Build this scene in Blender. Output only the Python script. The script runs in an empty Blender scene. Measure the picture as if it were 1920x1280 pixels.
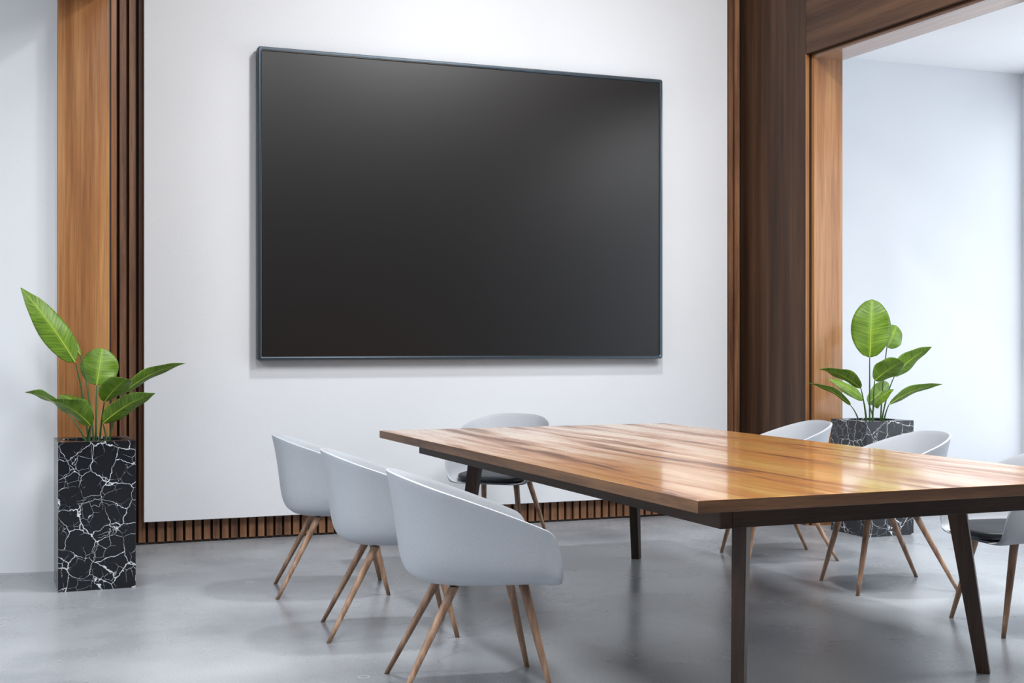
import bpy, bmesh, math, random
from mathutils import Vector, Matrix
random.seed(7)
PI = math.pi
S = bpy.context.scene
C = S.collection

# ------------------------------------------------------------------ camera
cam_d = bpy.data.cameras.new('camera')
cam_d.sensor_width = 36.0
cam_d.lens = 2493.0 / 1920.0 * 36.0
cam_d.clip_start = 0.05
cam = bpy.data.objects.new('camera', cam_d)
C.objects.link(cam)
cam.location = (0, 0, 1.25)
cam.rotation_euler = (PI / 2, 0, -math.radians(22.02))
cam_d.shift_y = -0.0005
S.camera = cam

# ------------------------------------------------------------------ world, exposure
S.view_settings.view_transform = 'Standard'
S.view_settings.look = 'None'
S.view_settings.gamma = 1.0
S.view_settings.exposure = 0.05
S.view_settings.use_curve_mapping = False
w = bpy.data.worlds.new('world')
S.world = w
w.use_nodes = True
w.node_tree.nodes['Background'].inputs['Color'].default_value = (0.80, 0.90, 1.0, 1)
w.node_tree.nodes['Background'].inputs['Strength'].default_value = 1.5
S.cycles.max_bounces = 8
S.cycles.diffuse_bounces = 5
S.cycles.caustics_reflective = False
S.cycles.caustics_refractive = False
S.cycles.sample_clamp_indirect = 3.0

CEIL = 5.00          # ceiling of the meeting room
SIDE_CEIL = 3.40
XW = 7.84            # window wall of the side room


def area(name, loc, rot, sx, sy, power, col=(1, 1, 1), spread=180):
    d = bpy.data.lights.new(name, 'AREA')
    d.shape = 'RECTANGLE'
    d.size = sx
    d.size_y = sy
    d.energy = power
    d.color = col
    d.spread = math.radians(spread)
    o = bpy.data.objects.new(name, d)
    o.location = loc
    o.rotation_euler = rot
    C.objects.link(o)
    return o


# daylight through the side room's windows, and unseen ceiling lights, mostly added fill
COOL = (0.90, 0.95, 1.0)
area('window_daylight_side', (XW + 0.10, 5.75, 1.65), (0, PI / 2, 0), 2.9, 5.0, 52, (0.93, 0.965, 1.0))
area('window_daylight_left', (-4.15, 3.5, 1.8), (0, -PI / 2, 0), 2.6, 6.0, 25, COOL)
#        x     y     z         size  power
LAMPS_AND_FILLS = [(3.10, 5.80, CEIL, 0.34, 118), (4.25, 3.7, CEIL, 1.5, 175), (1.35, 2.2, CEIL, 1.7, 175),  # small first lamp follows the table's shadow; the wider ones are added fill
         (-1.6, 5.0, SIDE_CEIL, 1.2, 64), (6.4, 3.9, SIDE_CEIL, 1.4, 28)]
for lx, ly, lz, sz, pw in LAMPS_AND_FILLS:
    area('ceiling_lamp_light', (lx, ly, lz - 0.03), (0, 0, 0), sz, sz, pw, (0.97, 0.985, 1.0))


# ------------------------------------------------------------------ materials
def mat(name):
    m = bpy.data.materials.new(name)
    m.use_nodes = True
    nt = m.node_tree
    return m, nt, nt.nodes['Principled BSDF']


def N(nt, typ, **kw):
    n = nt.nodes.new(typ)
    for k, v in kw.items():
        if k in n.inputs:
            n.inputs[k].default_value = v
        else:
            setattr(n, k, v)
    return n


def ramp(nt, stops, interp='LINEAR'):
    r = nt.nodes.new('ShaderNodeValToRGB')
    r.color_ramp.interpolation = interp
    e = r.color_ramp.elements
    while len(e) > 1:
        e.remove(e[-1])
    e[0].position = stops[0][0]
    e[0].color = (*stops[0][1], 1)
    for p, c in stops[1:]:
        x = e.new(p)
        x.color = (*c, 1)
    return r


def g(v):
    return (v, v, v)


def srgb(r, gg, b):
    f = lambda c: (c / 255 / 12.92) if c / 255 <= 0.04045 else ((c / 255 + 0.055) / 1.055) ** 2.4
    return (f(r), f(gg), f(b))


def bump(nt, bsdf, sock, strength, dist=0.01):
    b = N(nt, 'ShaderNodeBump', Strength=strength, Distance=dist)
    nt.links.new(sock, b.inputs['Height'])
    nt.links.new(b.outputs[0], bsdf.inputs['Normal'])


def coords(nt, scale, rot=(0, 0, 0), loc=(0, 0, 0)):
    tc = N(nt, 'ShaderNodeTexCoord')
    mp = N(nt, 'ShaderNodeMapping')
    mp.inputs['Scale'].default_value = scale
    mp.inputs['Rotation'].default_value = rot
    mp.inputs['Location'].default_value = loc
    nt.links.new(tc.outputs['Object'], mp.inputs['Vector'])
    return mp.outputs[0]


def plaster(name, col, rough=0.6, bs=0.12):
    m, nt, b = mat(name)
    v = coords(nt, (1, 1, 1))
    n = N(nt, 'ShaderNodeTexNoise', Scale=90.0, Detail=4.0, Roughness=0.6)
    nt.links.new(v, n.inputs['Vector'])
    n2 = N(nt, 'ShaderNodeTexNoise', Scale=1.3, Detail=3.0)
    nt.links.new(v, n2.inputs['Vector'])
    r = ramp(nt, [(0.3, tuple(c * 0.96 for c in col)), (0.7, col)])
    nt.links.new(n2.outputs['Fac'], r.inputs['Fac'])
    nt.links.new(r.outputs[0], b.inputs['Base Color'])
    b.inputs['Roughness'].default_value = rough
    bump(nt, b, n.outputs['Fac'], bs, 0.004)
    return m


def wood(name, axis, cols, rough=0.45, across=9.0, along=0.5, coat=0.0, coat_rough=0.1, fibre=1.0, seed=0.0, warp=0.0, spec=0.5):
    """grain runs along axis (0 x, 1 y, 2 z); cols: dark, mid, light"""
    m, nt, b = mat(name)
    sc = [across] * 3
    sc[axis] = along
    v = coords(nt, tuple(sc), loc=(seed, seed * 1.7, seed * 0.6))
    n1 = N(nt, 'ShaderNodeTexNoise', Scale=1.0, Detail=5.0, Roughness=0.55, Distortion=warp)
    nt.links.new(v, n1.inputs['Vector'])
    sc2 = [across * 16] * 3
    sc2[axis] = along * 9
    v2 = coords(nt, tuple(sc2), loc=(seed, 0, 0))
    n2 = N(nt, 'ShaderNodeTexNoise', Scale=1.0, Detail=3.0, Roughness=0.7)
    nt.links.new(v2, n2.inputs['Vector'])
    mx = N(nt, 'ShaderNodeMath', operation='MULTIPLY_ADD')
    mx.inputs[1].default_value = 0.38 * fibre
    nt.links.new(n2.outputs['Fac'], mx.inputs[0])
    sb = N(nt, 'ShaderNodeMath', operation='SUBTRACT')
    sb.inputs[1].default_value = 0.19 * fibre
    nt.links.new(n1.outputs['Fac'], sb.inputs[0])
    nt.links.new(sb.outputs[0], mx.inputs[2])
    r = ramp(nt, [(0.32, cols[0]), (0.5, cols[1]), (0.68, cols[2])])
    nt.links.new(mx.outputs[0], r.inputs['Fac'])
    nt.links.new(r.outputs[0], b.inputs['Base Color'])
    b.inputs['Roughness'].default_value = rough
    b.inputs['Specular IOR Level'].default_value = spec
    b.inputs['Coat Weight'].default_value = coat
    b.inputs['Coat Roughness'].default_value = coat_rough
    bump(nt, b, n2.outputs['Fac'], 0.12, 0.002)
    return m


W_DARK, W_MID, W_LIGHT = srgb(52, 35, 25), srgb(70, 49, 36), srgb(90, 65, 48)  # divider cladding walnut, darkened to carry the shade on its room face
M = {}
M['wall'] = plaster('white_wall_plaster', srgb(224, 227, 231))
M['ceiling'] = plaster('ceiling_white', srgb(232, 232, 234), 0.7, 0.05)
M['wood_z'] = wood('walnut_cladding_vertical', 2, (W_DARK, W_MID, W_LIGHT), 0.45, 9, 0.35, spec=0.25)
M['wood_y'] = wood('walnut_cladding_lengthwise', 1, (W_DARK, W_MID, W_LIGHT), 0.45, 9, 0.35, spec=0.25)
M['lining_z'] = wood('polished_walnut_lining_vertical', 2, (srgb(112, 70, 40), srgb(154, 104, 62), srgb(184, 136, 88)), 0.35, 9, 0.3, 0.3, 0.1)  # same walnut as the cladding, given its lit tone
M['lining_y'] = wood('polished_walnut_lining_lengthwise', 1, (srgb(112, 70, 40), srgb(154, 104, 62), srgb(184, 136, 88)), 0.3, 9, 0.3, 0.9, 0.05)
M['rear'] = wood('dark_rear_panelling', 2, (srgb(48, 34, 26), srgb(62, 44, 34), srgb(78, 56, 43)), 0.5, 9, 0.35)
M['slat'] = wood('walnut_slats', 2, (srgb(84, 55, 38), srgb(122, 84, 58), srgb(150, 108, 76)), 0.5, 22, 1.2)
M['groove'] = wood('dark_backing_board', 2, (srgb(30, 19, 13), srgb(38, 25, 17), srgb(46, 31, 22)), 0.6)
T_COLS = (srgb(92, 54, 30), srgb(180, 120, 58), srgb(224, 170, 94))
M['table_top'] = wood('table_walnut_top', 1, T_COLS, 0.32, 9.0, 0.75, 0.75, 0.10, 0.45, 3.1, 0.7)
M['table_edge'] = wood('table_walnut_edge', 1, (srgb(80, 54, 34), srgb(120, 84, 54), srgb(150, 110, 72)), 0.45, 9, 1.0, 0, 0.1, 1, 1.3)
# the polish on the top is patchy: thinner over the dark streaks of the figure
nt = M['table_top'].node_tree
b = nt.nodes['Principled BSDF']
src = [l.from_node for l in nt.links if l.to_socket == b.inputs['Base Color']][0]
for e_, p_ in zip(src.color_ramp.elements, (0.35, 0.50, 0.64)):
    e_.position = p_
cr_ = ramp(nt, [(0.38, g(0.18)), (0.58, g(1.0))])
fig = [n for n in nt.nodes if n.type == 'TEX_NOISE' and n.inputs['Distortion'].default_value > 0][0]
fig.inputs['Detail'].default_value = 3.5
nt.links.new(fig.outputs['Fac'], cr_.inputs['Fac'])
nt.links.new(cr_.outputs[0], b.inputs['Coat Weight'])
b.inputs['Coat IOR'].default_value = 1.75
M['table_edge_x'] = wood('table_walnut_end_edge', 0, (srgb(64, 42, 28), srgb(96, 66, 44), srgb(124, 88, 60)), 0.45, 9, 1.0, 0, 0.1, 1, 5.3)
M['table_frame'] = wood('table_dark_walnut_frame', 1, (srgb(34, 24, 18), srgb(50, 36, 28), srgb(68, 50, 39)), 0.5, 9, 1.0, 0.0, 0.2, 1, 2.3, spec=0.3)
M['table_frame_x'] = wood('table_dark_walnut_rail', 0, (srgb(34, 24, 18), srgb(50, 36, 28), srgb(68, 50, 39)), 0.5, 9, 1.0, 0.0, 0.2, 1, 2.3, spec=0.3)
M['table_leg'] = wood('table_dark_walnut_leg', 2, (srgb(44, 31, 23), srgb(64, 46, 35), srgb(84, 61, 46)), 0.45, 14, 1.0, 0.0, 0.15, 1, 4.3, spec=0.4)
M['chair_leg'] = wood('oak_chair_leg', 2, (srgb(122, 92, 72), srgb(158, 124, 100), srgb(186, 152, 126)), 0.5, 40, 4.0, 0, 0.1, 0.8)

# concrete floor
m, nt, b = mat('polished_concrete')
v = coords(nt, (1, 1, 1))
n1 = N(nt, 'ShaderNodeTexNoise', Scale=1.1, Detail=6.0, Roughness=0.55)
n2 = N(nt, 'ShaderNodeTexNoise', Scale=110.0, Detail=5.0, Roughness=0.75)
n3 = N(nt, 'ShaderNodeTexNoise', Scale=28.0, Detail=2.0, Roughness=0.5)
vs = N(nt, 'ShaderNodeTexVoronoi', Scale=24.0)
vs.feature = 'F1'
for n in (n1, n2, n3, vs):
    nt.links.new(v, n.inputs['Vector'])
r1 = ramp(nt, [(0.30, srgb(128, 132, 139)), (0.50, srgb(152, 156, 161)), (0.70, srgb(170, 174, 178))])
nt.links.new(n1.outputs['Fac'], r1.inputs['Fac'])
r2 = ramp(nt, [(0.32, g(0.5)), (0.52, g(1.0)), (0.75, g(1.2))])
nt.links.new(n2.outputs['Fac'], r2.inputs['Fac'])
mul = N(nt, 'ShaderNodeMix', data_type='RGBA', blend_type='MULTIPLY')
mul.inputs['Factor'].default_value = 0.55
nt.links.new(r1.outputs[0], mul.inputs['A'])
nt.links.new(r2.outputs[0], mul.inputs['B'])
# small dark pits
r3 = ramp(nt, [(0.055, g(1.0)), (0.085, g(0.0))])
nt.links.new(vs.outputs['Distance'], r3.inputs['Fac'])
r4 = ramp(nt, [(0.52, g(0.0)), (0.60, g(1.0))])
nt.links.new(n3.outputs['Fac'], r4.inputs['Fac'])
pit = N(nt, 'ShaderNodeMath', operation='MULTIPLY')
nt.links.new(r3.outputs[0], pit.inputs[0])
nt.links.new(r4.outputs[0], pit.inputs[1])
mx = N(nt, 'ShaderNodeMix', data_type='RGBA')
mx.inputs['B'].default_value = (*srgb(70, 74, 80), 1)
nt.links.new(pit.outputs[0], mx.inputs['Factor'])
nt.links.new(mul.outputs['Result'], mx.inputs['A'])
# hairline cracks
nw = N(nt, 'ShaderNodeTexNoise', Scale=2.2, Detail=4.0)
nt.links.new(v, nw.inputs['Vector'])
va = N(nt, 'ShaderNodeVectorMath', operation='MULTIPLY_ADD')
va.inputs[1].default_value = (0.55, 0.55, 0)
nt.links.new(nw.outputs['Color'], va.inputs[0])
nt.links.new(v, va.inputs[2])
vc = N(nt, 'ShaderNodeTexVoronoi', Scale=0.42)
vc.feature = 'DISTANCE_TO_EDGE'
nt.links.new(va.outputs[0], vc.inputs['Vector'])
rc = ramp(nt, [(0.0, g(1.0)), (0.0022, g(0.0))])
nt.links.new(vc.outputs['Distance'], rc.inputs['Fac'])
rm = ramp(nt, [(0.46, g(0.0)), (0.58, g(0.5))])
nt.links.new(n1.outputs['Fac'], rm.inputs['Fac'])
cm = N(nt, 'ShaderNodeMath', operation='MULTIPLY')
nt.links.new(rc.outputs[0], cm.inputs[0])
nt.links.new(rm.outputs[0], cm.inputs[1])
mx2 = N(nt, 'ShaderNodeMix', data_type='RGBA')
mx2.inputs['B'].default_value = (*srgb(84, 88, 94), 1)
nt.links.new(cm.outputs[0], mx2.inputs['Factor'])
nt.links.new(mx.outputs['Result'], mx2.inputs['A'])
last = mx2.outputs['Result']
# faint pale ring marks
for rx, ry, rr_ in ((1.326, 6.905, 0.021), (1.345, 4.800, 0.020), (2.05, 3.93, 0.024), (3.62, 4.62, 0.030)):
    ds = N(nt, 'ShaderNodeVectorMath', operation='DISTANCE')
    ds.inputs[1].default_value = (rx, ry, 0)
    nt.links.new(v, ds.inputs[0])
    sb_ = N(nt, 'ShaderNodeMath', operation='SUBTRACT')
    sb_.inputs[1].default_value = rr_
    nt.links.new(ds.outputs['Value'], sb_.inputs[0])
    ab_ = N(nt, 'ShaderNodeMath', operation='ABSOLUTE')
    nt.links.new(sb_.outputs[0], ab_.inputs[0])
    rg = ramp(nt, [(0.0, g(0.6)), (0.0035, g(0.0))])
    nt.links.new(ab_.outputs[0], rg.inputs['Fac'])
    mr = N(nt, 'ShaderNodeMix', data_type='RGBA')
    mr.inputs['B'].default_value = (*srgb(216, 218, 222), 1)
    nt.links.new(rg.outputs[0], mr.inputs['Factor'])
    nt.links.new(last, mr.inputs['A'])
    last = mr.outputs['Result']
nt.links.new(last, b.inputs['Base Color'])
rr = ramp(nt, [(0.3, g(0.20)), (0.7, g(0.34))])
nt.links.new(n1.outputs['Fac'], rr.inputs['Fac'])
nt.links.new(rr.outputs[0], b.inputs['Roughness'])
M['floor'] = m

# chair shell
m, nt, b = mat('pale_grey_shell')
v = coords(nt, (1, 1, 1))
n = N(nt, 'ShaderNodeTexNoise', Scale=420.0, Detail=2.0)
nt.links.new(v, n.inputs['Vector'])
r = ramp(nt, [(0.3, srgb(174, 179, 186)), (0.7, srgb(193, 197, 203))])
nt.links.new(n.outputs['Fac'], r.inputs['Fac'])
nt.links.new(r.outputs[0], b.inputs['Base Color'])
b.inputs['Roughness'].default_value = 0.5
bump(nt, b, n.outputs['Fac'], 0.08, 0.001)
M['shell'] = m


def plain(name, col, rough, metal=0.0, spec=0.5, ns=60.0, var=0.1, bs=0.03):
    m, nt, b = mat(name)
    v = coords(nt, (1, 1, 1))
    n = N(nt, 'ShaderNodeTexNoise', Scale=ns, Detail=2.0)
    nt.links.new(v, n.inputs['Vector'])
    r = ramp(nt, [(0.3, tuple(c * (1 - var) for c in col)), (0.7, tuple(min(1, c * (1 + var)) for c in col))])
    nt.links.new(n.outputs['Fac'], r.inputs['Fac'])
    nt.links.new(r.outputs[0], b.inputs['Base Color'])
    b.inputs['Roughness'].default_value = rough
    b.inputs['Metallic'].default_value = metal
    b.inputs['Specular IOR Level'].default_value = spec
    if bs:
        bump(nt, b, n.outputs['Fac'], bs, 0.001)
    return m


M['pad'] = plain('black_seat_pad', srgb(34, 38, 44), 0.45, 0, 0.5, 300)
M['steel'] = plain('dark_steel', srgb(60, 62, 66), 0.35, 0.9)
M['bezel'] = plain('brushed_blue_grey_bezel', srgb(104, 118, 130), 0.25, 0.9, 0.5, 1, 0.0, 0)
M['bezel_dark'] = plain('dark_bezel_side', srgb(70, 80, 88), 0.35, 0.7, 0.5, 1, 0.0, 0)
M['screen'] = plain('dark_screen_glass', srgb(8, 8, 11), 0.31, 0, 0.80, 3, 0.0, 0)
M['soil'] = plain('potting_soil', srgb(38, 32, 28), 0.9, 0, 0.2, 80, 0.5, 0.6)
M['white_metal'] = plain('white_metal', srgb(225, 226, 228), 0.35)
M['stem'] = plain('plant_stem', srgb(52, 84, 34), 0.45, 0, 0.4, 30, 0.2)
M['midrib'] = plain('leaf_midrib', srgb(168, 190, 70), 0.45, 0, 0.4, 30, 0.1)
m, nt, b = mat('lamp_diffuser')
b.inputs['Base Color'].default_value = (0.9, 0.9, 0.9, 1)
b.inputs['Emission Color'].default_value = (1, 0.985, 0.965, 1)
b.inputs['Emission Strength'].default_value = 4.0
M['diffuser'] = m

# black marble with white crackle veins
m, nt, b = mat('black_crackle_marble')
v = coords(nt, (1, 1, 1))
nw = N(nt, 'ShaderNodeTexNoise', Scale=7.0, Detail=5.0, Roughness=0.6)
nt.links.new(v, nw.inputs['Vector'])


def veins(scale, warp, w0, w1, mscale, m0, m1, off):
    va = N(nt, 'ShaderNodeVectorMath', operation='MULTIPLY_ADD')
    va.inputs[1].default_value = (warp,) * 3
    nt.links.new(nw.outputs['Color'], va.inputs[0])
    ad = N(nt, 'ShaderNodeVectorMath', operation='ADD')
    ad.inputs[1].default_value = (off, off * 0.7, off * 1.3)
    nt.links.new(v, ad.inputs[0])
    nt.links.new(ad.outputs[0], va.inputs[2])
    vo = N(nt, 'ShaderNodeTexVoronoi', Scale=scale)
    vo.feature = 'DISTANCE_TO_EDGE'
    nt.links.new(va.outputs[0], vo.inputs['Vector'])
    nm = N(nt, 'ShaderNodeTexNoise', Scale=mscale, Detail=3.0)
    nt.links.new(ad.outputs[0], nm.inputs['Vector'])
    # the vein's width follows the mask
    wd = N(nt, 'ShaderNodeMapRange')
    wd.inputs['From Min'].default_value = m0
    wd.inputs['From Max'].default_value = m1
    wd.inputs['To Min'].default_value = w0
    wd.inputs['To Max'].default_value = w1
    nt.links.new(nm.outputs['Fac'], wd.inputs['Value'])
    dv = N(nt, 'ShaderNodeMath', operation='DIVIDE')
    nt.links.new(vo.outputs['Distance'], dv.inputs[0])
    nt.links.new(wd.outputs[0], dv.inputs[1])
    sm = N(nt, 'ShaderNodeMapRange')
    sm.interpolation_type = 'SMOOTHSTEP'
    sm.inputs['From Min'].default_value = 1.0
    sm.inputs['From Max'].default_value = 0.35
    nt.links.new(dv.outputs[0], sm.inputs['Value'])
    am = N(nt, 'ShaderNodeMapRange')
    am.inputs['From Min'].default_value = m0 - 0.02
    am.inputs['From Max'].default_value = m0 + 0.05
    nt.links.new(nm.outputs['Fac'], am.inputs['Value'])
    o = N(nt, 'ShaderNodeMath', operation='MULTIPLY')
    nt.links.new(sm.outputs[0], o.inputs[0])
    nt.links.new(am.outputs[0], o.inputs[1])
    return o.outputs[0]


a1 = veins(9.0, 0.10, 0.004, 0.027, 6.0, 0.38, 0.70, 0.0)
a2 = veins(17.0, 0.07, 0.005, 0.026, 8.0, 0.46, 0.75, 3.3)
sc2_ = N(nt, 'ShaderNodeMath', operation='MULTIPLY')
sc2_.inputs[1].default_value = 0.6
nt.links.new(a2, sc2_.inputs[0])
mxm = N(nt, 'ShaderNodeMath', operation='MAXIMUM')
nt.links.new(a1, mxm.inputs[0])
nt.links.new(sc2_.outputs[0], mxm.inputs[1])
mc = N(nt, 'ShaderNodeMix', data_type='RGBA')
mc.inputs['A'].default_value = (*srgb(14, 17, 24), 1)
mc.inputs['B'].default_value = (*srgb(214, 218, 222), 1)
nt.links.new(mxm.outputs[0], mc.inputs['Factor'])
nt.links.new(mc.outputs['Result'], b.inputs['Base Color'])
b.inputs['Roughness'].default_value = 0.24
b.inputs['Specular IOR Level'].default_value = 0.6
M['marble'] = m

# leaf: veins run out from the midrib (uv: u across, v along)
m, nt, b = mat('banana_leaf_green')
uv = N(nt, 'ShaderNodeUVMap')
sp = N(nt, 'ShaderNodeSeparateXYZ')
nt.links.new(uv.outputs[0], sp.inputs[0])
ab = N(nt, 'ShaderNodeMath', operation='SUBTRACT')
ab.inputs[1].default_value = 0.5
nt.links.new(sp.outputs['X'], ab.inputs[0])
ab2 = N(nt, 'ShaderNodeMath', operation='ABSOLUTE')
nt.links.new(ab.outputs[0], ab2.inputs[0])
ph = N(nt, 'ShaderNodeMath', operation='MULTIPLY_ADD')
ph.inputs[1].default_value = -0.22
nt.links.new(ab2.outputs[0], ph.inputs[0])
nt.links.new(sp.outputs['Y'], ph.inputs[2])
cb = N(nt, 'ShaderNodeCombineXYZ')
sx = N(nt, 'ShaderNodeMath', operation='MULTIPLY')
sx.inputs[1].default_value = 1.2
nt.links.new(sp.outputs['X'], sx.inputs[0])
sy = N(nt, 'ShaderNodeMath', operation='MULTIPLY')
sy.inputs[1].default_value = 34.0
nt.links.new(ph.outputs[0], sy.inputs[0])
nt.links.new(sx.outputs[0], cb.inputs['X'])
nt.links.new(sy.outputs[0], cb.inputs['Y'])
nz = N(nt, 'ShaderNodeTexNoise', Scale=1.0, Detail=3.0, Roughness=0.6)
nt.links.new(cb.outputs[0], nz.inputs['Vector'])
rl = ramp(nt, [(0.30, srgb(66, 100, 22)), (0.5, srgb(100, 136, 32)), (0.72, srgb(138, 168, 54))])
nt.links.new(nz.outputs['Fac'], rl.inputs['Fac'])
rmid = ramp(nt, [(0.0, g(0.75)), (0.10, g(0.0))])
nt.links.new(ab2.outputs[0], rmid.inputs['Fac'])
mm = N(nt, 'ShaderNodeMix', data_type='RGBA')
mm.inputs['B'].default_value = (*srgb(140, 176, 56), 1)
nt.links.new(rmid.outputs[0], mm.inputs['Factor'])
nt.links.new(rl.outputs[0], mm.inputs['A'])
nt.links.new(mm.outputs['Result'], b.inputs['Base Color'])
b.inputs['Roughness'].default_value = 0.42
bump(nt, b, nz.outputs['Fac'], 0.25, 0.003)
tr = N(nt, 'ShaderNodeBsdfTranslucent')
nt.links.new(mm.outputs['Result'], tr.inputs['Color'])
ms = N(nt, 'ShaderNodeMixShader')
ms.inputs[0].default_value = 0.10
nt.links.new(b.outputs[0], ms.inputs[1])
nt.links.new(tr.outputs[0], ms.inputs[2])
nt.links.new(ms.outputs[0], nt.nodes['Material Output'].inputs['Surface'])
M['leaf'] = m


# ------------------------------------------------------------------ helpers
def tag(o, label, cat, group=None):
    o['label'] = label
    o['category'] = cat
    if group:
        o['group'] = group
    return o


def thing(name, label, cat, loc=(0, 0, 0), rotz=0.0, group=None):
    o = bpy.data.objects.new(name, None)
    o.empty_display_size = 0.1
    C.objects.link(o)
    o.location = loc
    o.rotation_euler = (0, 0, rotz)
    return tag(o, label, cat, group)


def obj(name, bm, m, parent=None, smooth=False, bevel=0.0, segs=2, recalc=True):
    me = bpy.data.meshes.new(name)
    if recalc:
        bmesh.ops.recalc_face_normals(bm, faces=bm.faces)
    bm.to_mesh(me)
    bm.free()
    for x in (m if isinstance(m, (list, tuple)) else [m]):
        me.materials.append(x)
    if smooth:
        me.polygons.foreach_set('use_smooth', [True] * len(me.polygons))
    o = bpy.data.objects.new(name, me)
    C.objects.link(o)
    if parent:
        o.parent = parent
    if bevel:
        md = o.modifiers.new('bevel', 'BEVEL')
        md.width = bevel
        md.segments = segs
        md.limit_method = 'ANGLE'
        md.angle_limit = math.radians(40)
        md.harden_normals = False
    return o


def struct(name, bm, m, parent=None, **kw):
    o = obj(name, bm, m, parent, **kw)
    if not parent:
        o['kind'] = 'structure'
    return o


def box(bm, x0, x1, y0, y1, z0, z1, mi=0):
    vs = [bm.verts.new((x, y, z)) for z in (z0, z1) for y in (y0, y1) for x in (x0, x1)]
    for f in ((0, 1, 3, 2), (4, 6, 7, 5), (0, 4, 5, 1), (2, 3, 7, 6), (0, 2, 6, 4), (1, 5, 7, 3)):
        bm.faces.new([vs[i] for i in f]).material_index = mi
    return vs


def bx(*a):
    bm = bmesh.new()
    box(bm, *a)
    return bm


# ------------------------------------------------------------------ room shell
YB = 8.40            # face of the slatted wall
YE = 7.615           # front end of the two dividing walls
YR = -2.50           # rear wall
XR = 5.23            # room face of the right divider
XL = 0.725           # room face of the left divider
HS = 3.165           # soffit height of the openings

bm = bmesh.new()
box(bm, -4.2, XW + 0.2, YR - 0.2, YB + 0.3, -0.12, 0.0)
struct('floor', bm, M['floor'])
struct('ceiling', bx(XL, XR, YR, YB + 0.3, CEIL, CEIL + 0.15), M['ceiling'])
struct('ceiling_side_room', bx(XR + 0.30, XW + 0.2, YR, YB + 0.3, SIDE_CEIL, SIDE_CEIL + 0.15), M['ceiling'])
struct('ceiling_left_room', bx(-4.2, XL - 0.30, YR, YB + 0.3, SIDE_CEIL, SIDE_CEIL + 0.15), M['ceiling'])

# slatted wall: dark backing, vertical slats, plinth, white panel in front
struct('wall_back', bx(XL - 0.28, XW + 0.2, YB + 0.05, YB + 0.3, 0, CEIL), M['groove'])
bm = bmesh.new()
x = 0.763
while x < XR - 0.045:
    box(bm, x, x + 0.041, YB, YB + 0.052, 0.014, CEIL)
    x += 0.0563
struct('trim_1', bm, M['slat'], bevel=0.0015, segs=1)
struct('baseboard_back', bx(XL, XR, YB + 0.012, YB + 0.05, 0.0, 0.014), M['groove'])
struct('wall_back_panel', bx(0.957, 5.056, YB - 0.06, YB - 0.002, 0.146, CEIL - 0.001), M['wall'], bevel=0.003)


def opening(x_room, x_far, sgn, names):
    """dividing wall with a wide opening: core, room-side cladding, polished lining inside the opening"""
    t = 0.026
    y0 = -1.6                                     # near jamb of the opening
    xc = x_room + sgn * t                         # core begins behind the cladding
    X = lambda a, b: (min(a, b), max(a, b))
    x0, x1 = X(xc, x_far)
    bm = bmesh.new()
    box(bm, x0, x1, YE + 0.005, YB + 0.05, 0, CEIL)
    box(bm, x0, x1, YR, y0, 0, CEIL)
    box(bm, x0, x1, y0, YE + 0.005, HS + 0.05, CEIL)
    struct(names[0], bm, M['wall'])
    c0, c1 = X(x_room, xc)
    bm = bmesh.new()
    box(bm, c0, c1, YE + 0.004, YB + 0.05, 0, CEIL)
    box(bm, c0, c1, YR, y0, 0, CEIL)
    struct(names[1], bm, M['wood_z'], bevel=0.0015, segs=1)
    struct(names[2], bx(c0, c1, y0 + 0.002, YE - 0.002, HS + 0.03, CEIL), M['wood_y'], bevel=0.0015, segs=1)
    struct(names[7], bx(c0, c1, YE - 0.002, YE + 0.004, 0, HS + 0.029), M['lining_z'])  # strip in the lighter tone, standing in for the cladding's lit end edge
    # lining box inside the opening, set back a little behind a dark reveal
    g0, g1 = X(xc + sgn * 0.0, xc + sgn * 0.013)
    l0, l1 = X(xc + sgn * 0.013, x_far + sgn * 0.0)
    bm = bmesh.new()
    box(bm, g0, g1, YE - 0.010, YE + 0.006, 0, HS + 0.034)
    box(bm, g0, g1, y0, YE, HS + 0.026, HS + 0.05)
    struct(names[3], bm, M['groove'])
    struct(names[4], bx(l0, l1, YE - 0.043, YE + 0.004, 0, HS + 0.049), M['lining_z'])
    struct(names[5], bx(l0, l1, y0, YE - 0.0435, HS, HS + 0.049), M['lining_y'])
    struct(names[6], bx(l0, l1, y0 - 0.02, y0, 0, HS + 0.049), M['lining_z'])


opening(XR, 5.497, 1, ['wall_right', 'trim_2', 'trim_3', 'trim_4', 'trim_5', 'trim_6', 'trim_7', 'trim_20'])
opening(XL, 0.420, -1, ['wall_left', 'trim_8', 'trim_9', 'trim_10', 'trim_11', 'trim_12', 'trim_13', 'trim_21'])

# white wall of the left room, a little out of square
bm = bmesh.new()
ax, ay, bx_, by_ = 0.418, 7.625, -4.0, 8.36
lo = [(ax, ay), (ax, ay + 0.25), (bx_, by_ + 0.25), (bx_, by_)]
vb = [bm.verts.new((*p, 0)) for p in lo]
vt = [bm.verts.new((*p, SIDE_CEIL)) for p in lo]
bm.faces.new(vb)
bm.faces.new(vt)
for i in range(4):
    j = (i + 1) % 4
    bm.faces.new((vb[i], vb[j], vt[j], vt[i]))
struct('wall_left_back', bm, M['wall'])

# side room: back wall and window wall
struct('wall_side_room_back', bx(5.50, XW + 0.2, YB, YB + 0.048, 0, SIDE_CEIL), M['wall'])


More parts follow.
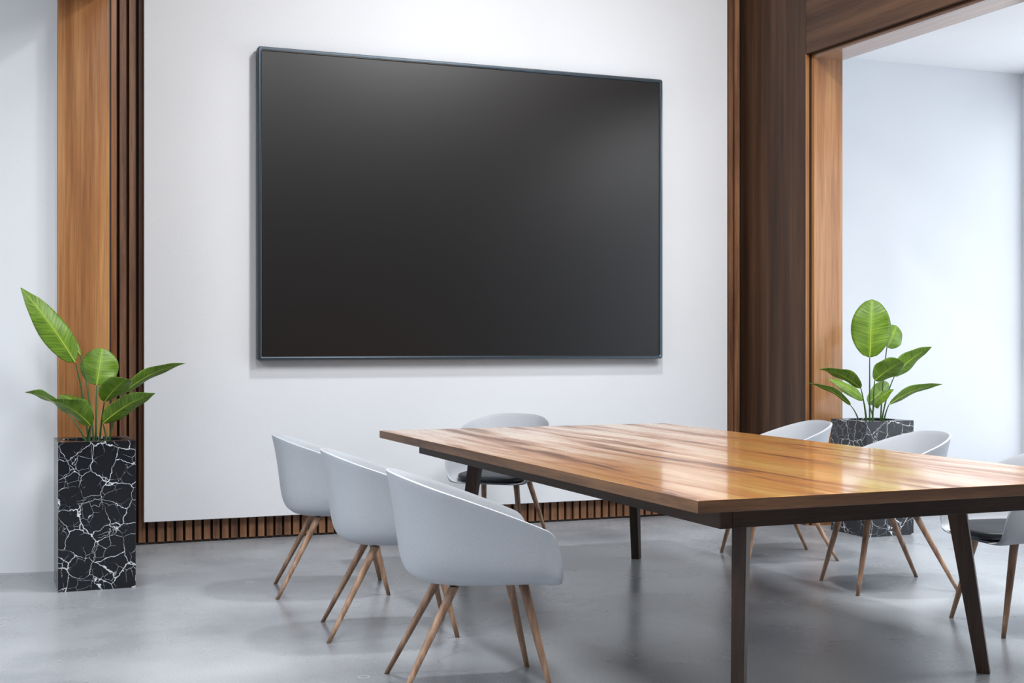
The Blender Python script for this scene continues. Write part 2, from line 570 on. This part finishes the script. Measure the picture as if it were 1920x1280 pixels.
def wall_with_windows(name, axis, p0, p1, a0, a1, h, wins, z0, z1):
    """wall slab between p0..p1 thick, running a0..a1, with window holes (w0, w1) from z0 to z1"""
    bm = bmesh.new()

    def put(s0, s1, zz0, zz1):
        if axis == 'y':
            box(bm, p0, p1, s0, s1, zz0, zz1)
        else:
            box(bm, s0, s1, p0, p1, zz0, zz1)
    put(a0, a1, 0, z0)
    put(a0, a1, z1, h)
    cur = a0
    for s0, s1 in wins:
        put(cur, s0, z0, z1)
        cur = s1
    put(cur, a1, z0, z1)
    return struct(name, bm, M['wall'])


def window_frame(n, axis, p, s0, s1, z0, z1, div):
    bm = bmesh.new()
    t = 0.05

    def put(a, b2, c, d):
        if axis == 'y':
            box(bm, p, p + t, a, b2, c, d)
        else:
            box(bm, a, b2, p, p + t, c, d)
    put(s0, s1, z0, z0 + t)
    put(s0, s1, z1 - t, z1)
    for k in range(div + 1):
        q = s0 + (s1 - s0 - t) * k / div
        put(q, q + t, z0 + t, z1 - t)
    struct('window_%d' % n, bm, M['white_metal'])


wall_with_windows('wall_window_side', 'y', XW, XW + 0.2, YR, YB, SIDE_CEIL, [(3.2, 8.3)], 0.18, 3.12)
window_frame(1, 'y', XW + 0.05, 3.2, 8.3, 0.18, 3.12, 3)
wall_with_windows('wall_far_left', 'y', -4.4, -4.2, YR, 8.6, SIDE_CEIL, [(0.5, 6.5)], 0.5, 3.1)
window_frame(2, 'y', -4.35, 0.5, 6.5, 0.5, 3.1, 4)
struct('wall_rear', bx(-4.2, XW + 0.2, YR - 0.2, YR, 0, CEIL), M['rear'])

# unseen ceiling lamp and added fill lights (recessed squares)
for i, (lx, ly, lz, sz, pw) in enumerate(LAMPS_AND_FILLS):
    h2 = sz / 2
    bm = bmesh.new()
    for a in ((-h2 - .02, h2 + .02, -h2 - .02, -h2), (-h2 - .02, h2 + .02, h2, h2 + .02), (-h2 - .02, -h2, -h2, h2), (h2, h2 + .02, -h2, h2)):
        box(bm, lx + a[0], lx + a[1], ly + a[2], ly + a[3], lz - 0.02, lz)
    f_ = struct('trim_%d' % (14 + i), bm, M['white_metal'])
    obj('diffuser', bx(lx - h2, lx + h2, ly - h2, ly + h2, lz - 0.012, lz), M['diffuser'], f_)

# ------------------------------------------------------------------ wall screen
TX0, TX1, TZ0, TZ1 = 1.637, 4.487, 1.127, 3.087
TYF, TYB = 8.262, 8.318
scr = thing('wall_screen', 'large switched-off dark screen in a thin grey metal bezel on the white wall panel', 'screen',
            ((TX0 + TX1) / 2, TYB, TZ0))


def ring(bm, x0, x1, z0, z1, r, y, seg=6):
    """rounded-rectangle loop in the xz plane"""
    out = []
    for cx, cz, a0 in ((x1 - r, z0 + r, -PI / 2), (x1 - r, z1 - r, 0), (x0 + r, z1 - r, PI / 2), (x0 + r, z0 + r, PI)):
        for k in range(seg + 1):
            a = a0 + PI / 2 * k / seg
            out.append(bm.verts.new((cx + r * math.cos(a), y, cz + r * math.sin(a))))
    return out


def bridge(bm, A, B, mi=0):
    n = len(A)
    for i in range(n):
        j = (i + 1) % n
        bm.faces.new((A[i], A[j], B[j], B[i])).material_index = mi


hw, hh_ = (TX1 - TX0) / 2, TZ1 - TZ0
bm = bmesh.new()
r0 = ring(bm, -hw, hw, 0, hh_, 0.018, 0.0)
r1 = ring(bm, -hw, hw, 0, hh_, 0.018, -0.046)
r2 = ring(bm, -hw + 0.006, hw - 0.006, 0.006, hh_ - 0.006, 0.013, -0.056)
r3 = ring(bm, -hw + 0.016, hw - 0.016, 0.016, hh_ - 0.016, 0.008, -0.056)
r4 = ring(bm, -hw + 0.024, hw - 0.024, 0.024, hh_ - 0.024, 0.004, -0.050)
r5 = ring(bm, -hw + 0.024, hw - 0.024, 0.024, hh_ - 0.024, 0.004, -0.035)
bridge(bm, r0, r1, 1)
bridge(bm, r1, r2, 1)
bridge(bm, r2, r3, 0)
bridge(bm, r3, r4, 0)
bridge(bm, r4, r5, 1)
bm.faces.new(r0)
o = obj('bezel', bm, [M['bezel'], M['bezel_dark']], scr)
obj('display', bx(-hw + 0.0235, hw - 0.0235, -0.044, -0.030, 0.0235, hh_ - 0.0235), M['screen'], scr)
obj('wall_mount', bx(-0.4, 0.4, 0.0, 0.021, 0.6, 1.3), M['steel'], scr)

# ------------------------------------------------------------------ meeting table
TCX, TCY = 2.995, 5.404
tbl = thing('meeting_table', 'long rectangular walnut meeting table with splayed dark legs between the chairs', 'table', (TCX, TCY, 0))
HW, HL = 0.895, 1.764
bm = bmesh.new()
box(bm, -HW, HW, -HL, HL, 0.709, 0.750)
for f in bm.faces:
    f.normal_update()
    f.material_index = 0 if f.calc_center_median().z > 0.7499 else (2 if abs(f.calc_center_median().y) > HL - 0.001 else 1)
obj('tabletop', bm, [M['table_top'], M['table_edge'], M['table_edge_x']], tbl, bevel=0.0022, segs=2)
AW, AL, AT = 0.716, 1.60, 0.046
for s in (-1, 1):
    obj('side_rail', bx(min(s * AW, s * (AW - AT)), max(s * AW, s * (AW - AT)), -AL, AL, 0.630, 0.709), M['table_frame'], tbl, bevel=0.0015, segs=1)
    obj('end_rail', bx(-AW + AT + 0.0012, AW - AT - 0.0012, min(s * AL, s * (AL - 0.04)), max(s * AL, s * (AL - 0.04)), 0.631, 0.709), M['table_frame_x'], tbl, bevel=0.0015, segs=1)
FX, FY = 0.536, 1.420
for sx_, sy_ in ((-1, -1), (1, -1), (1, 1), (-1, 1)):
    bm = bmesh.new()
    rings = []
    d = Vector((sx_, sy_, 0)).normalized()        # the thin way points outward along the diagonal
    e = Vector((-d.y, d.x, 0))
    for z, ta, tb in ((0.0, 0.045, 0.048), (0.709, 0.054, 0.074)):
        k = z / 0.709
        cpt = Vector((sx_ * (FX - 0.07 * k), sy_ * (FY - 0.09 * k), z))
        rings.append([bm.verts.new(cpt + e * (a * ta / 2) + d * (c_ * tb / 2)) for a, c_ in ((-1, -1), (1, -1), (1, 1), (-1, 1))])
    bridge(bm, rings[0], rings[1])
    bm.faces.new(rings[0])
    bm.faces.new(rings[1])
    obj('leg', bm, M['table_leg'], tbl, bevel=0.002)

# ------------------------------------------------------------------ chairs
CP = [(0, .309, .390), (.10, .309, .390), (.18, .308, .394), (.235, .304, .411), (.262, .297, .46), (.277, .281, .53), (.286, .254, .578),
      (.294, .200, .606), (.299, .08, .654), (.291, -.05, .702), (.253, -.17, .743), (.160, -.262, .775), (0, -.294, .784)]


def catmull(P, n):
    P = [Vector(p) for p in P]
    Q = [Vector((-P[1].x, P[1].y, P[1].z))] + P + [Vector((-P[-2].x, P[-2].y, P[-2].z))]
    out = []
    for i in range(len(P) - 1):
        p0, p1, p2, p3 = Q[i:i + 4]
        for k in range(n):
            t = k / n
            out.append(.5 * ((2 * p1) + (-p0 + p2) * t + (2 * p0 - 5 * p1 + 4 * p2 - p3) * t * t + (-p0 + 3 * p1 - 3 * p2 + p3) * t ** 3))
    out.append(P[-1])
    return out


def shell_mesh():
    half = catmull(CP, 5)
    rim = half + [Vector((-p.x, p.y, p.z)) for p in half[::-1][1:-1]]
    zb, NN, fl = .386, 6.3, .15
    prof = []
    for k in range(1, 9):
        hh = 0.88 * k / 8
        prof.append((hh, 1 - (1 - hh ** NN) ** (1 / NN)))
    v0 = prof[-1][1]
    for k in range(1, 23):
        v_ = v0 + (1 - v0) * (k / 22) ** 1.35
        prof.append(((1 - (1 - v_) ** NN) ** (1 / NN), v_))
    bm = bmesh.new()
    c0 = bm.verts.new((0, 0.02, zb))
    prev = None
    for hh, v_ in prof:
        cur = []
        for p in rim:
            dz = (p.z - zb) / .395
            kk = hh * (1 - fl * dz * (1 - v_ ** 2.2))
            cur.append(bm.verts.new((p.x * kk, p.y * kk, zb + (p.z - zb) * v_)))
        if prev:
            bridge(bm, prev, cur)
        else:
            for i in range(len(cur)):
                bm.faces.new((c0, cur[i], cur[(i + 1) % len(cur)]))
        prev = cur
    bmesh.ops.recalc_face_normals(bm, faces=bm.faces)
    bm.faces.ensure_lookup_table()
    bm.normal_update()
    if bm.faces[0].normal.z > 0:                   # outer side must face out (down at the base)
        bmesh.ops.reverse_faces(bm, faces=bm.faces)
    return bm


def lathe_leg(foot, top, r0, r1, seg=20, n=6):
    foot, top = Vector(foot), Vector(top)
    a = (top - foot).normalized()
    bm = bmesh.new()
    prev = None
    for k in range(n + 1):
        t = k / n
        c_ = foot.lerp(top, t)
        r = r0 + (r1 - r0) * t ** 0.85
        cur = [bm.verts.new(c_ + Vector((r * math.cos(2 * PI * i / seg), r * math.sin(2 * PI * i / seg) * 1.0, 0))) for i in range(seg)]
        if prev:
            bridge(bm, prev, cur)
        else:
            bm.faces.new(cur)
        prev = cur
    bm.faces.new(prev)
    return bm


def make_chair():
    t = thing('tub_chair', '-', 'chair')
    sh = obj('shell', shell_mesh(), M['shell'], t, smooth=True, recalc=False)
    md = sh.modifiers.new('solid', 'SOLIDIFY')
    md.thickness = 0.010
    md.offset = -1
    md.use_rim = True
    md = sh.modifiers.new('bevel', 'BEVEL')
    md.width = 0.004
    md.segments = 3
    md.limit_method = 'ANGLE'
    md.angle_limit = math.radians(50)
    # seat pad follows the inside of the tub
    bm = bmesh.new()
    outl = []
    for k in range(64):
        a = 2 * PI * k / 64
        cx_, sy_ = math.cos(a), math.sin(a)
        p = 2 / 3.6
        x_ = 0.218 * abs(cx_) ** p * (1 if cx_ >= 0 else -1)
        y_ = 0.250 * abs(sy_) ** p * (1 if sy_ >= 0 else -1) + 0.082
        if y_ > 0.0:
            y_ *= 1.0
        else:
            x_ *= 1 - 0.25 * (y_ / 0.2) ** 2
        outl.append((x_, y_))
    lv = []
    for (f_, z) in ((0.94, 0.402), (0.985, 0.405), (1.0, 0.413), (1.0, 0.426), (0.985, 0.433), (0.95, 0.436), (0.6, 0.4365), (0.25, 0.4365)):
        lv.append([bm.verts.new((x_ * f_, 0.07 + (y_ - 0.07) * f_, z + 0.010 * ((x_ * f_) / 0.232) ** 4)) for x_, y_ in outl])
    for A, B in zip(lv, lv[1:]):
        bridge(bm, A, B)
    bm.faces.new(lv[0])
    bm.faces.new(lv[-1])
    obj('seat_pad', bm, M['pad'], t, smooth=True)
    mt = bmesh.new()
    box(mt, -0.13, 0.13, -0.08, -0.06, 0.380, 0.3855)
    box(mt, -0.13, 0.13, 0.17, 0.19, 0.380, 0.3855)
    box(mt, -0.02, 0.02, -0.06, 0.17, 0.380, 0.3855)
    obj('leg_mount', mt, M['steel'], t)
    for sx_, sy_ in ((-1, -1), (1, -1), (1, 1), (-1, 1)):
        obj('leg', lathe_leg((sx_ * 0.211, sy_ * 0.270, 0), (sx_ * 0.148, 0.18 if sy_ > 0 else -0.07, 0.384), 0.0095, 0.0185), M['chair_leg'], t, smooth=True)
    return t


def dup(root, loc, rotz, label, group=None):
    r = root.copy()
    C.objects.link(r)
    r.location = loc
    r.rotation_euler = (0, 0, rotz)
    r['label'] = label
    if group:
        r['group'] = group
    for ch in list(root.children):
        c_ = ch.copy()
        C.objects.link(c_)
        c_.parent = r
        for g_ in ch.children:
            d_ = g_.copy()
            C.objects.link(d_)
            d_.parent = c_
    return r


R = math.radians
CHAIRS = [
    (1.664, 4.555, -10.6, 'pale grey tub chair nearest the camera on the left side of the table'),
    (1.664, 5.545, -10.6, 'middle one of the three pale grey tub chairs left of the table'),
    (1.664, 6.550, -10.6, 'pale grey tub chair farthest left, last of the left row towards the wall'),
    (3.050, 7.700, -130, 'pale grey tub chair at the far head of the table below the screen'),
    (4.320, 6.565, 169.4, 'right-hand pale grey tub chair nearest the dark wooden pillar, mostly behind the table'),
    (4.323, 5.570, 169.4, 'pale grey tub chair on the right side in front of the right marble planter'),
    (4.320, 4.570, 169.4, 'pale grey tub chair cut off by the right edge of the photo, black pad visible'),
]
chair = make_chair()
for i, (cx_, cy_, hd, lab) in enumerate(CHAIRS):
    rz = R(hd - 90)
    if i == 0:
        chair.location = (cx_, cy_, 0)
        chair.rotation_euler = (0, 0, rz)
        chair['label'] = lab
        chair['group'] = 'tub chairs around the meeting table'
    else:
        dup(chair, (cx_, cy_, 0), rz, lab)


# ------------------------------------------------------------------ planters and plants
def make_planter(label, loc, hgt):
    t = thing('planter', label, 'planter', loc, 0, 'black marble planters')
    s, ri = 0.187, 0.150
    bm = bmesh.new()
    n = 48
    top_sq, top_c, in_c = [], [], []
    for k in range(n):
        a = 2 * PI * k / n + PI / 4
        cx_, sy_ = math.cos(a), math.sin(a)
        q = s / max(abs(cx_), abs(sy_))
        top_sq.append(bm.verts.new((cx_ * q, sy_ * q, hgt)))
        top_c.append(bm.verts.new((cx_ * ri, sy_ * ri, hgt)))
        in_c.append(bm.verts.new((cx_ * ri, sy_ * ri, hgt - 0.05)))
    bot = [bm.verts.new((v_.co.x, v_.co.y, 0)) for v_ in top_sq]
    bridge(bm, bot, top_sq)
    bridge(bm, top_sq, top_c)
    bridge(bm, top_c, in_c)
    bm.faces.new(bot)
    bm.faces.new(in_c)
    obj('box', bm, M['marble'], t, bevel=0.0015, segs=1)
    bm = bmesh.new()
    prev = None
    for rr_, z in ((0.148, -0.022), (0.11, -0.016), (0.06, -0.012), (0.02, -0.011)):
        cur = [bm.verts.new((rr_ * math.cos(2 * PI * k / 40), rr_ * math.sin(2 * PI * k / 40), hgt + z + random.uniform(-.002, .002))) for k in range(40)]
        if prev:
            bridge(bm, prev, cur)
        prev = cur
    bm.faces.new(prev)
    obj('soil', bm, M['soil'], t, smooth=True)
    return t


LEFT_LEAVES = [
  ((-0.027,0.011,0.728), (-0.094,-0.005,1.141), (-0.355,0.014,1.520), 0.141, 15, 'long'),
  ((0.001,0.032,0.725), (-0.058,0.131,1.175), (-0.25,0.235,1.44), 0.060, 20, 'long'),
  ((0.013,0.049,0.724), (0.020,0.100,1.019), (0.053,0.151,1.213), 0.196, 0, 'round'),
  ((0.024,-0.042,0.730), (0.042,-0.103,0.940), (0.131,-0.312,1.062), 0.120, 35, 'round'),
  ((0.072,-0.029,0.728), (0.143,-0.036,0.983), (0.442,-0.125,1.134), 0.060, 50, 'long'),
  ((0.055,-0.076,0.732), (0.036,-0.079,0.830), (0.279,-0.221,0.985), 0.098, 35, 'long'),
  ((-0.039,-0.038,0.732), (-0.025,-0.098,0.822), (-0.222,-0.147,0.957), 0.107, -55, 'long'),
  ((-0.038,0.037,0.726), (-0.163,0.088,0.908), (-0.329,0.166,0.985), 0.045, -62, 'long'),
  ((-0.017,0.072,0.723), (-0.009,0.111,0.874), (-0.158,0.280,0.964), 0.079, 40, 'long'),
]
RIGHT_LEAVES = [
  ((-0.013,0.005,0.720), (-0.013,0.005,1.142), (0.020,0.024,1.523), 0.255, 0, 'round'),
  ((0.085,0.020,0.717), (0.156,0.045,1.211), (0.266,0.087,1.353), 0.156, 15, 'round'),
  ((-0.014,-0.027,0.722), (-0.033,-0.073,0.994), (0.060,-0.235,1.120), 0.135, 35, 'round'),
  ((0.060,-0.024,0.720), (0.137,-0.056,1.020), (0.337,-0.179,1.212), 0.104, 40, 'long'),
  ((0.060,-0.046,0.721), (0.086,-0.067,0.836), (0.408,-0.197,0.968), 0.060, 50, 'long'),
  ((0.043,0.037,0.717), (0.018,0.063,0.842), (0.222,0.110,0.968), 0.113, 20, 'round'),
  ((-0.036,-0.050,0.723), (-0.036,-0.072,0.832), (-0.007,-0.235,0.941), 0.055, -60, 'long'),
  ((-0.046,-0.003,0.721), (-0.091,-0.006,0.941), (-0.389,0.028,1.068), 0.078, -56, 'long'),
  ((-0.006,0.046,0.717), (-0.007,0.078,0.860), (-0.195,0.208,1.002), 0.065, 40, 'long'),
  ((-0.078,0.031,0.723), (-0.128,0.052,0.828), (-0.401,0.141,0.975), 0.040, -60, 'long'),
]


def bez(p0, p1, p2, t):
    return p0 * (1 - t) ** 2 + p1 * 2 * t * (1 - t) + p2 * t * t


def make_plant(name, label, loc, leaves, view, fz):
    t = thing(name, label, 'plant', loc, 0, 'leafy plants in marble planters')
    rnd = random.Random(len(leaves))
    view = Vector(view).normalized()
    for foot, base, tip, wd, tilt, kind in leaves:
        foot, base, tip = Vector(foot), Vector(base), Vector(tip)
        foot = foot.copy()
        foot.z = fz
        a = tip - base
        L = a.length
        # stem: quadratic curve that leaves the soil upright and meets the blade
        mid = Vector(((foot.x * 1.3 + base.x * 0.7) / 2, (foot.y * 1.3 + base.y * 0.7) / 2, foot.z + (base.z - foot.z) * 0.62))
        bm = bmesh.new()
        prev = None
        for k in range(15):
            q = k / 14
            c_ = bez(foot, mid, base, q)
            r = 0.0058 - 0.0026 * q
            cur = [bm.verts.new(c_ + Vector((r * math.cos(2 * PI * i / 8), r * math.sin(2 * PI * i / 8), 0))) for i in range(8)]
            if prev:
                bridge(bm, prev, cur)
            prev = cur
        obj('stem', bm, M['stem'], t, smooth=True)
        ax_ = a.normalized()
        side = ax_.cross(view).normalized()
        side = Matrix.Rotation(math.radians(tilt), 3, ax_) @ side
        up = side.cross(ax_).normalized()
        if up.z < 0 and abs(tilt) > 5:
            pass
        W_ = wd / max(math.cos(math.radians(tilt)), 0.45)
        arch = up * (0.05 * L if kind == 'round' else 0.09 * L)
        if (up.z < 0):
            arch = -arch
        ctrl = (base + tip) / 2 + arch * 2
        nu, nv = 12, 30
        bm = bmesh.new()
        uvl = bm.loops.layers.uv.new('UVMap')
        gridv = []
        pa, pb = rnd.uniform(0, 6), rnd.uniform(0, 6)
        for j in range(nv + 1):
            q = j / nv
            c_ = bez(base, ctrl, tip, q)
            if kind == 'round':
                prof = (math.sin(PI * min(1, q * 0.99 + 0.005)) ** 0.52)
            else:
                prof = (math.sin(PI * q ** 0.72) ** 0.78)
                if q > 0.82:
                    prof *= 0.75 + 0.25 * (1 - q) / 0.18
            if j == 0 or j == nv:
                prof = 0.02
            row = []
            for i in range(nu + 1):
                u = i / nu * 2 - 1
                hwid = W_ / 2 * prof
                off = side * (u * hwid)
                cup = 0.22 * abs(u) ** 1.4 * hwid
                wav = 0.05 * W_ * abs(u) ** 2 * math.sin(q * 11 + (pa if u > 0 else pb)) * min(1, prof * 1.2)
                row.append(bm.verts.new(c_ + off + up * (cup + wav)))
            gridv.append(row)
        for j in range(nv):
            for i in range(nu):
                f = bm.faces.new((gridv[j][i], gridv[j][i + 1], gridv[j + 1][i + 1], gridv[j + 1][i]))
                for lp, (uu, vv) in zip(f.loops, ((i, j), (i + 1, j), (i + 1, j + 1), (i, j + 1))):
                    lp[uvl].uv = (uu / nu, vv / nv)
        lf = obj('leaf', bm, M['leaf'], t, smooth=True)
        md = lf.modifiers.new('solid', 'SOLIDIFY')
        md.thickness = 0.0012
        bm = bmesh.new()
        prev = None
        for k in range(21):
            q = k / 20 * 0.97
            c_ = bez(base, ctrl, tip, q)
            r = 0.0030 * (1 - q) + 0.0007
            cur = [bm.verts.new(c_ + side * (r * math.cos(2 * PI * i / 6)) + up * (r * math.sin(2 * PI * i / 6))) for i in range(6)]
            if prev:
                bridge(bm, prev, cur)
            prev = cur
        obj('midrib', bm, M['midrib'], lf, smooth=True)
    return t


make_planter('tall black planter with white crackle veins at the left, standing against the wooden pillar', (0.573, 7.160, 0), 0.745)
make_planter('tall black planter with white crackle veins behind the right row of chairs', (5.444, 7.182, 0), 0.737)
make_plant('potted_plant', 'leafy green plant in the left planter, one long leaf leaning up over the white wall', (0.573, 7.160, 0), LEFT_LEAVES, (0.09, 0.995, 0), 0.7305)
make_plant('potted_plant', 'leafy green plant in the right planter with one tall broad upright leaf', (5.444, 7.182, 0), RIGHT_LEAVES, (0.60, 0.80, 0), 0.7225)
